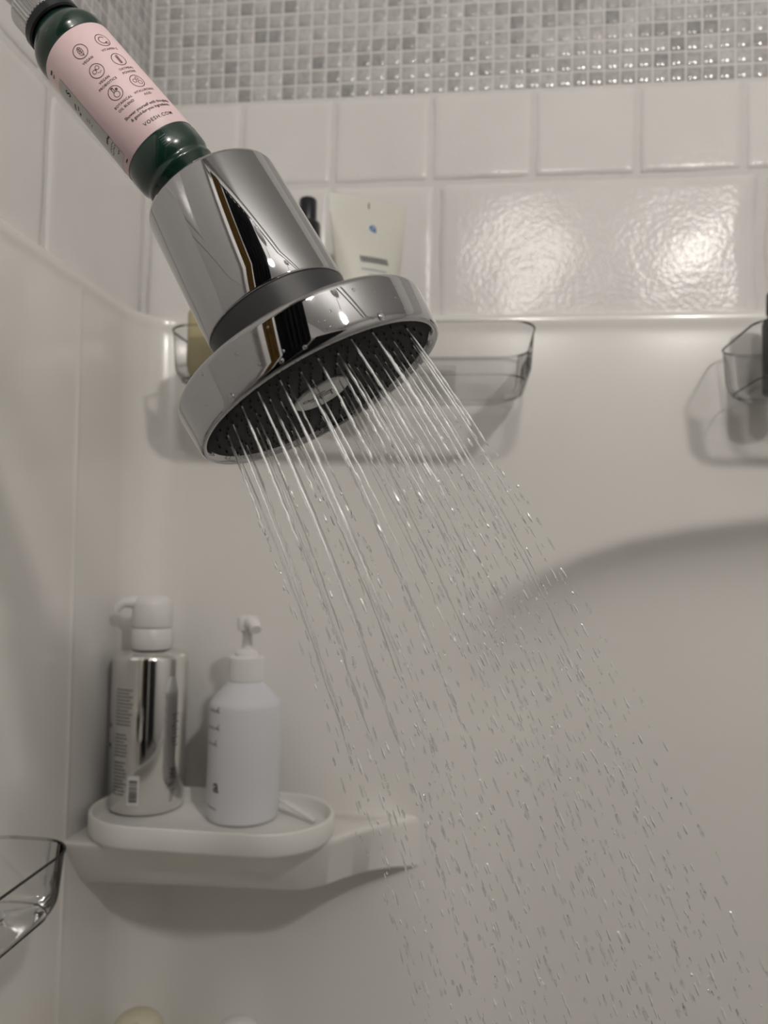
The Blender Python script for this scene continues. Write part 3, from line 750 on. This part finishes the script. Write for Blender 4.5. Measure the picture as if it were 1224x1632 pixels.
for a_, b_, rad in drops:
    d = b_ - a_; L = np.linalg.norm(d); d = d / L; s = np.cross(d, (0.3, 0.8, 0.2)); s /= np.linalg.norm(s); u = np.cross(s, d)
    L = max(L, rad * 2.2); base = len(DV)
    prof = ((0.0, 0.05), (0.12, 0.62), (0.38, 0.9), (0.72, 1.0), (0.92, 0.66), (1.0, 0.05))
    for t, q in prof:
        for k in range(7):
            an = 2 * math.pi * k / 7; DV.append(a_ + d * L * t + rad * q * rs.uniform(0.75, 1.25) * (math.cos(an) * s + math.sin(an) * u))
    for i in range(len(prof) - 1):
        for k in range(7): DF.append((base + i * 7 + k, base + (i + 1) * 7 + k, base + (i + 1) * 7 + (k + 1) % 7, base + i * 7 + (k + 1) % 7))
DV = np.array(DV); DVl = (HMi @ np.c_[DV, np.ones(len(DV))].T).T[:, :3]
dm = bpy.data.meshes.new('water_drops'); dm.from_pydata(DVl.tolist(), [], DF); dm.materials.append(MATS['water_clear']); dm.materials.append(MATS['water_sparkle'])
sparkle = [1 if (k * 7919) % 100 < 34 else 0 for k in range(len(drops)) for _ in range(35)]; dm.polygons.foreach_set('material_index', sparkle)  # about a third of the drops get the painted white sparkle
dm.polygons.foreach_set('use_smooth', [False] * len(dm.polygons))
do = bpy.data.objects.new('water_drops', dm); COL.objects.link(do); do.parent = spray
tag(do, 'countless stretched clear water drops', kind='stuff')

# ------------------------------------------------------------------ tray and pump bottles on the corner shelf
TR_H = 0.0205; FLOOR_H = 0.008
zr = Z_S + TR_H
fa, fb = atZ(205, 1319, zr), atZ(430, 1333, zr)
tang = math.atan2(fb[1] - fa[1], fb[0] - fa[0])
el, er = atZ(133, 1291, zr), atZ(530, 1300, zr)
TL = float(np.linalg.norm(er[:2] - el[:2])); TW = 0.116
tc_ = (el + er) / 2
front_mid = (fa + fb) / 2; nrm2 = np.array((-math.sin(tang), math.cos(tang)))
dist = np.dot(tc_[:2] - front_mid[:2], nrm2)
cc = tc_[:2] + nrm2 * (TW / 2 - dist)
TRAY_M = Matrix.Translation((cc[0], cc[1], Z_S + 0.0004)) @ Matrix.Rotation(tang, 4, 'Z')
def stadium(L, Wd, z, n=20):
    r = Wd / 2; h = L / 2 - r; p = []
    for k in range(n + 1): a = -math.pi / 2 + math.pi * k / n; p.append((h + r * math.cos(a), r * math.sin(a), z))
    for k in range(n + 1): a = math.pi / 2 + math.pi * k / n; p.append((-h + r * math.cos(a), r * math.sin(a), z))
    return p
tr = []
for ins, z in ((0.006, 0.0), (0.0015, 0.0012), (0.0, 0.004), (0.0, TR_H - 0.0015), (0.0008, TR_H - 0.0003), (0.002, TR_H), (0.0032, TR_H - 0.0004), (0.004, TR_H - 0.002), (0.0045, FLOOR_H + 0.003), (0.007, FLOOR_H)):
    tr.append(stadium(TL - 2 * ins, TW - 2 * ins, z))
tray = make('tray', *loft(tr, True, True, True), 'tray_white', matrix=None, angle=55); tray.matrix_world = TRAY_M
tag(tray, 'white oblong tray with rounded ends on the corner shelf', 'tray')
ZF = Z_S + 0.0004 + FLOOR_H

def pump_bottle_silver():
    c = atZ(232, 1284, ZF); R, H = 0.0345, 0.143
    # facing: local -y looks at the viewer
    M = frame((c[0], c[1], ZF + 0.0003), (0, 0, 1), (-(c[1]), c[0], 0)); 
    M = Matrix.Translation((c[0], c[1], ZF + 0.0003)) @ Matrix.Rotation(math.atan2(c[1], c[0]) - math.pi / 2, 4, 'Z')
    e = empty('pump_bottle', M)
    body = make('body', *lathe([(0.0002, 0.001), (R - 0.005, 0.0), (R - 0.0016, 0.0008), (R, 0.0035), (R, H - 0.005), (R - 0.0006, H - 0.0022), (R - 0.0025, H - 0.0004), (R - 0.006, H), (0.0185, H + 0.0012), (0.0180, H + 0.0030), (0.0002, H + 0.0030)], 96), 'silver_film', e)
    pr_ = []
    rr = random.Random(8)
    for k in range(31):                              # block of small print on the left of the body
        v = 0.112 - k * 0.0031
        if k in (11, 12, 20): continue
        pr_.append(line2d(-0.0335 + 0.0, v, -0.0185 - rr.uniform(0, 0.004) + (0.004 if k < 11 else 0), v, 0.0010, 6))
    make('small_print', *wrap(join(*pr_), R), 'ink_grey', body, smooth=False)
    for v in (0.078, 0.060): make('side_print', *wrap(line2d(-0.046, v, -0.042, v, 0.004, 2), R), 'ink_grey', body, smooth=False)
    dk = []
    for k in range(9):                               # large print wrapping round the right
        v = 0.088 - k * 0.0035; dk.append(line2d(0.0225 + 0.001 * (k % 3), v, 0.0300 - 0.0015 * (k % 2), v + 0.001, 0.0011, 3))
    for k in range(5): dk.append(line2d(0.021 + 0.0014 * (k % 2), 0.040 - 0.002 * k, 0.0275, 0.0395 - 0.002 * k, 0.0014, 3))
    for k in range(4): dk.append(line2d(0.022, 0.020 - 0.003 * k, 0.028 - 0.001 * k, 0.021 - 0.003 * k, 0.0008, 3))
    make('large_print', *wrap(join(*dk), R), 'ink_grey', body, smooth=False)
    make('barcode_panel', *wrap(patch(-0.0170, -0.0062, 0.0105, 0.0365), R, 0.0001), 'white_plastic', body)
    bc = []; v = 0.0135
    while v < 0.0335:
        w = rr.choice((0.0005, 0.0008, 0.0012)); bc.append(line2d(-0.0155, v, -0.0080, v, w, 4)); v += w + rr.choice((0.0005, 0.0009))
    make('barcode_bars', *wrap(join(*bc), R, 0.0002), 'ink_black', body, smooth=False)
    z0 = H + 0.0030
    make('pump_collar', *lathe([(0.0002, z0), (0.0185, z0), (0.0188, z0 + 0.001), (0.0186, z0 + 0.0190), (0.0178, z0 + 0.0200), (0.0002, z0 + 0.0200)], 64), 'white_plastic', e, angle=50)
    z1 = z0 + 0.0200
    pump = make('pump_head', *lathe([(0.0002, z1), (0.0186, z1 + 0.0004), (0.0190, z1 + 0.0015), (0.0184, z1 + 0.022), (0.0170, z1 + 0.0265), (0.012, z1 + 0.0290), (0.0002, z1 + 0.0298)], 64), 'white_plastic', e)
    zn = z1 + 0.0225
    sp = [(-0.008, -0.001, zn), (-0.018, -0.002, zn + 0.0012), (-0.026, -0.003, zn + 0.0008), (-0.031, -0.0035, zn - 0.003), (-0.0325, -0.004, zn - 0.0075)]
    make('nozzle', *tube(sp, [0.0062, 0.0060, 0.0050, 0.0040, 0.0032], 18), 'white_plastic', pump, angle=60)
    tag(e, 'mirror-silver pump bottle with barcode and white pump in the tray', 'bottle')
pump_bottle_silver()

def pump_bottle_white():
    c = atZ(386, 1301, ZF); R, H = 0.0325, 0.104
    M = Matrix.Translation((c[0], c[1], ZF + 0.0003)) @ Matrix.Rotation(math.atan2(c[1], c[0]) - math.pi / 2, 4, 'Z')
    e = empty('pump_bottle', M)
    body = make('body', *lathe([(0.0002, 0.001), (R - 0.005, 0.0), (R - 0.0016, 0.0008), (R, 0.0040), (R, H - 0.0040), (R - 0.0006, H - 0.0012), (R - 0.0022, H + 0.0010), (R - 0.010, H + 0.0100), (0.0175, H + 0.0150), (0.0160, H + 0.0168), (0.0150, H + 0.0172), (0.0150, H + 0.022), (0.0002, H + 0.022)], 96), 'white_matte', e, angle=60)
    ink = []
    for v, u0, u1 in ((0.098, -0.040, -0.024), (0.083, -0.042, -0.0235), (0.069, -0.042, -0.026)):   # handwriting-like lines at the left edge
        for k in range(9):
            a, b = u0 + (u1 - u0) * k / 9, u0 + (u1 - u0) * (k + 0.8) / 9
            ink.append(line2d(a, v + 0.0010 * math.sin(k * 2.1), b, v + 0.0010 * math.sin(k * 2.1 + 1.4), 0.0009, 2))
        ink.append(line2d(u1 - 0.003, v - 0.001, u1 - 0.0015, v + 0.004, 0.0008, 2))
    make('lower_print', *wrap(line2d(-0.040, 0.0150, -0.0255, 0.0135, 0.0008, 5), R), 'ink_black', body, smooth=False)
    make('large_letter', *wrap(join(move2d(text_geo('a', 0.016, 'CENTER'), -0.0265, 0.0285)), R), 'ink_black', body, smooth=False)
    make('printed_lettering', *wrap(join(*ink), R), 'ink_black', body, smooth=False)
    z0 = H + 0.0178
    rib = [[((rr_ + (0.00025 if k % 4 < 2 else -0.0002)) * math.cos(2 * math.pi * k / 160), (rr_ + (0.00025 if k % 4 < 2 else -0.0002)) * math.sin(2 * math.pi * k / 160), zz) for k in range(160)]
           for zz, rr_ in ((z0, 0.0150), (z0 + 0.0010, 0.0158), (z0 + 0.0210, 0.0156), (z0 + 0.0222, 0.0148))]
    make('pump_collar', *loft(rib, True, True, True), 'white_plastic', e, smooth=False)
    z1 = z0 + 0.0222
    make('pump_stem', *lathe([(0.0105, z1 - 0.001), (0.0105, z1 + 0.0035), (0.0085, z1 + 0.0050), (0.0050, z1 + 0.0062), (0.0045, z1 + 0.0200), (0.0075, z1 + 0.0240), (0.0080, z1 + 0.026)], 40), 'white_plastic', e, angle=50)
    z2 = z1 + 0.0225
    pump = make('pump_head', *lathe([(0.0060, z2), (0.0092, z2 + 0.0012), (0.0100, z2 + 0.0100), (0.0088, z2 + 0.0135), (0.0002, z2 + 0.0145)], 40), 'white_plastic', e, angle=50)
    # spout points at the viewer, a touch to the right
    make('nozzle', *tube([(0.001, -0.003, z2 + 0.0085), (0.004, -0.014, z2 + 0.0088), (0.006, -0.022, z2 + 0.0070), (0.007, -0.0265, z2 + 0.0035)], [0.0066, 0.0062, 0.0056, 0.0050], 16), 'white_plastic', pump, angle=60)
    tag(e, 'matte white pump bottle with black lettering at its left edge', 'bottle')
pump_bottle_white()

def stick():
    a, b = atZ(440, 1268, ZF + 0.016), atZ(502, 1308, ZF + 0.0035)
    d = b - a; L = np.linalg.norm(d)
    M = frame((a + b) / 2, d, (0, 0, 1))
    rings = []
    for t, w, h in ((-0.5, 0.002, 0.0012), (-0.49, 0.0045, 0.0020), (-0.1, 0.0042, 0.0020), (0.2, 0.0032, 0.0020), (0.49, 0.0028, 0.0020), (0.5, 0.0014, 0.001)):
        rings.append([(h * math.cos(2 * math.pi * k / 14), w * math.sin(2 * math.pi * k / 14), t * L) for k in range(14)])
    o = make('spatula', *loft(rings, True, True, True), 'white_plastic', angle=60); o.matrix_world = M
    tag(o, 'slim white plastic spatula lying in the right end of the tray', 'spatula')
stick()

# ------------------------------------------------------------------ clear baskets
def rrect(x0, x1, y0, y1, r, z, n=8):
    p = []
    for cx, cy, a0 in ((x1 - r, y1 - r, 0), (x0 + r, y1 - r, 90), (x0 + r, y0 + r, 180), (x1 - r, y0 + r, 270)):
        for k in range(n + 1):
            a = math.radians(a0 + 90 * k / n); p.append((cx + r * math.cos(a), cy + r * math.sin(a), z))
    return p
def basket(Wd, Dp, Hh, M, label, group=None):
    """open tray basket: local x along the wall, local y = 0 at the wall and -Dp at the front"""
    e = empty('clear_basket', M)
    rg = []
    x = Wd / 2
    for ins, z in [(0.002 + 0.018 * (1 - math.sin(math.pi / 2 * q / 6)), 0.018 * (1 - math.cos(math.pi / 2 * q / 6))) for q in range(7)] + [(0.0, Hh)]:
        rg.append(rrect(-x + ins, x - ins, -Dp + ins, -min(ins, 0.006), 0.026, z))
    v1, f1 = loft(rg, True, True, False)
    make('shell', v1, f1, 'clear_acrylic', e, angle=70)
    # thick rounded rim and base ridge, where the clear plastic reads dark
    def rimtube(ins, z, r):
        p = rrect(-x + ins, x - ins, -Dp + ins, -min(ins, 0.006), 0.026, z); p.append(p[0]); p.append(p[1]); return tube(p, r, 8, False)
    make('rim', *rimtube(0.0, Hh, 0.0009), 'clear_rim', e)
    make('base_ridge', *rimtube(0.0073, 0.0053, 0.0006), 'clear_rim', e)
    for xx in (-x * 0.45, x * 0.45):
        pv = [[(px_ + xx, py_, zz) for px_, py_, _ in rrect(-0.019, 0.019, -0.0065, -0.0045, 0.0008, 0, 3)] for zz in (0.012, 0.040)]
        make('adhesive_pad', *loft(pv, True, True, True), 'clear_rim', e, smooth=False)
    return tag(e, label, 'basket', group)
ZB0 = CZ + 0.150; BH = 0.050
YF = 0.665
bl, br_ = float(atY(260, 560, YF)[0]), float(atY(855, 560, YF)[0])
YW_ = YB - float(inset(ZB0)) - 0.001
basket(br_ - bl, YW_ - YF, BH, Matrix.Translation(((bl + br_) / 2, YW_, ZB0)), 'clear acrylic basket on the back wall behind the shower head, holding a tube', 'clear wall baskets')
b2l = float(atY(1214, 560, YF)[0])
basket(br_ - bl, YW_ - YF, BH, Matrix.Translation((b2l + (br_ - bl) / 2, YW_, ZB0)), 'clear acrylic basket cut off by the right edge of the picture', 'clear wall baskets')
# left wall basket: local x -> world y, front towards +x
xw = XL + float(inset(CZ - 0.2)) + 0.001
x1_ = xw + 0.072
cnr = atX(127, 1341, x1_)
BLW = 0.30
ML = Matrix.Translation((xw, cnr[1] - BLW / 2, cnr[2] - 0.046)) @ Matrix.Rotation(math.pi / 2, 4, 'Z')
basket(BLW, 0.072, 0.046, ML, 'clear acrylic basket on the left wall at the lower left picture edge', 'clear wall baskets')

# ------------------------------------------------------------------ contents of the baskets
def tube_item():
    zb = ZB0 + 0.0006; zt = CZ
    yt = 0.735
    c = atY(585, 420, yt); cx = c[0]
    ztop = float(atY(585, 318, yt)[2]); H = ztop - zb
    wt = float(atY(642, 330, yt)[0] - atY(526, 330, yt)[0]) * 1.10
    tilt = math.radians(6.5)
    M = Matrix.Translation((cx, yt, zb)) @ Matrix.Rotation(math.radians(27), 4, 'Z')
    e = empty('squeeze_tube', M)
    capH = 0.028
    rr = []
    for z, w, d in ((capH, 0.0190, 0.0190), (capH + 0.003, 0.0215, 0.0215), (capH + 0.01, 0.0225, 0.0220), (capH + 0.05, 0.0245, 0.0165), (H * 0.75, wt / 2 * 0.90, 0.0080), (H - 0.020, wt / 2 * 0.985, 0.0022), (H - 0.017, wt / 2, 0.0011), (H, wt / 2, 0.0010)):
        rr.append([(w * np.sign(math.cos(a)) * abs(math.cos(a)) ** (1.0), d * math.sin(a), z) for a in [2 * math.pi * k / 40 for k in range(40)]])
    body = make('body', *loft(rr, True, True, True), 'tube_white', e, angle=50)
    make('cap', *lathe([(0.0002, 0.0045), (0.0205, 0.0045), (0.0215, 0.006), (0.0200, capH - 0.001), (0.0190, capH + 0.0003), (0.0002, capH + 0.0003)], 48), 'white_plastic', e, angle=50)
    def flat(g, mat, nm):
        out = []
        for u, v in g[0]:
            d = np.interp(v, [capH + 0.05, H * 0.75, H - 0.020, H - 0.017, H], [0.0165, 0.0080, 0.0022, 0.0011, 0.0010]); w = np.interp(v, [capH + 0.05, H * 0.75, H], [0.0245, wt / 2 * 0.9, wt / 2])
            out.append((u, -d * math.sqrt(max(0.05, 1 - (u / w) ** 2)) - 0.0003, v))
        make(nm, out, g[1], mat, body, smooth=False)
    zl = H - 0.030
    flat(join(circle2d(0.0035, zl, 0.0028, 0.0013, 14), line2d(0.001, zl + 0.002, 0.0065, zl - 0.003, 0.0016), line2d(0.0035, zl - 0.002, 0.0065, zl - 0.004, 0.0016)), 'ink_blue', 'blue_logo')
    flat(line2d(0.0, H - 0.010, 0.0, H - 0.004, 0.0012), 'ink_grey', 'crimp_mark')
    flat(join(*[line2d(-0.010 + k * 0.0022, zl - 0.030, -0.0084 + k * 0.0022, zl - 0.036, 0.0014) for k in range(13)]), 'ink_grey', 'grey_lettering')
    flat(join(*[line2d(-0.009 + k * 0.0024, zl - 0.043, -0.0072 + k * 0.0024, zl - 0.043, 0.0013) for k in range(11)], line2d(-0.002, zl - 0.048, 0.004, zl - 0.048, 0.0008)), 'ink_bluegrey', 'blue_lettering')
    tag(e, 'pale squeeze tube with small blue logo standing in the clear basket', 'tube')
tube_item()
def black_cap_bottle():
    yt = 0.742; zb = ZB0 + 0.0006; c = atY(489, 400, yt); ztop = float(atY(490, 318, yt)[2]); H = ztop - zb
    e = empty('black_cap_bottle', Matrix.Translation((c[0], yt, zb)))
    make('body', *lathe([(0.0002, 0.0), (0.0165, 0.0), (0.0175, 0.002), (0.0175, H - 0.062), (0.015, H - 0.055), (0.0095, H - 0.052), (0.0095, H - 0.046), (0.0002, H - 0.046)], 48), 'black_plastic', e, angle=50)
    make('cap', *lathe([(0.0002, H - 0.050), (0.0125, H - 0.050), (0.0130, H - 0.048), (0.0128, H - 0.026), (0.0115, H - 0.0235), (0.0088, H - 0.0225), (0.0088, H - 0.002), (0.0076, H), (0.0002, H)], 48), 'black_plastic', e, angle=50)
    tag(e, 'slim black bottle with stepped cap peeking out behind the chrome cup', 'bottle')
black_cap_bottle()
def amber_bottle():
    yt = 0.700; zb = ZB0 + 0.0006; x0 = float(atY(305, 560, yt)[0]) + 0.001; w = 0.056
    e = empty('amber_bottle', Matrix.Translation((x0 + w / 2, yt, zb)))
    rg = []
    for ins, z in ((0.013, 0.0), (0.006, 0.0045), (0.0015, 0.011), (0.0, 0.018), (0.0, 0.066), (0.002, 0.072), (0.012, 0.078)):
        rg.append(rrect(-w / 2 + ins, w / 2 - ins, -0.02 + ins * 0.8, 0.02 - ins * 0.8, 0.007, z, 6))
    make('body', *loft(rg, True, True, True), 'amber_soap', e, angle=50)
    make('cap', *lathe([(0.0002, 0.0775), (0.0105, 0.0775), (0.0110, 0.079), (0.0106, 0.094), (0.0095, 0.0955), (0.0002, 0.0955)], 36), 'white_plastic', e, angle=50)
    tag(e, 'squarish pale amber bottle in the left end of the clear basket', 'bottle')
amber_bottle()
def dark_bottle():
    yt = 0.735; zb = ZB0 + 0.0006; c = atY(1232, 520, yt); H = float(atY(1232, 466, yt)[2]) - zb
    e = empty('dark_bottle', Matrix.Translation((c[0] + 0.009, yt, zb)))
    make('body', *lathe([(0.0002, 0.0), (0.0165, 0.0), (0.0178, 0.002), (0.0178, H - 0.030), (0.0165, H - 0.025), (0.010, H - 0.022), (0.010, H - 0.018), (0.0002, H - 0.018)], 48), 'collar_grey', e, angle=50)
    make('cap', *lathe([(0.0002, H - 0.020), (0.0138, H - 0.020), (0.0144, H - 0.018), (0.0140, H - 0.0015), (0.0130, H), (0.0002, H)], 48), 'collar_grey', e, angle=50)
    tag(e, 'dark grey bottle at the right picture edge in the cut-off basket', 'bottle')
dark_bottle()

# ------------------------------------------------------------------ bottle tops at the lower picture edge
def low_bottle(px, py, wpx, yt, mat, label, lobes):
    zs = Z_S - 0.335 + 0.0006; top = atY(px, py, yt); R = wpx / 2 / F_PX * yt * 1.0
    H = float(top[2]) - zs
    e = empty('round_top_bottle', Matrix.Translation((top[0], yt, zs)))
    make('body', *lathe([(0.0002, 0.0), (R * 0.95, 0.0), (R * 1.05, 0.003), (R * 1.05, H * 0.62), (R * 0.8, H * 0.70), (R * 0.7, H * 0.71), (0.0002, H * 0.71)], 48), mat, e, angle=55)
    prof = [(R * 0.98, H * 0.705), (R * 1.0, H * 0.72), (R * 1.0, H - R * 0.72)] + [(max(0.0002, R * math.cos(math.pi / 2 * k / 8)), H - R * 0.7 + R * 0.7 * math.sin(math.pi / 2 * k / 8)) for k in range(1, 9)]
    cap = make('cap', *lathe(prof, 40), mat, e, angle=60)
    if lobes:
        v, f = lathe([(0.0002 + R * 0.42 * math.sin(math.pi * k / 10), R * 0.5 * -math.cos(math.pi * k / 10)) for k in range(11)], 24)
        make('flip_tab', [(x + R * 0.15, y - R * 0.62, z + H - R * 0.62) for x, y, z in v], f, mat, cap)
    tag(e, label, 'bottle')
low_bottle(221, 1611, 80, 0.70, 'cream_plastic', 'cream rounded bottle top at the bottom picture edge', True)
low_bottle(380, 1623, 70, 0.70, 'white_plastic', 'white rounded bottle top at the bottom picture edge', False)
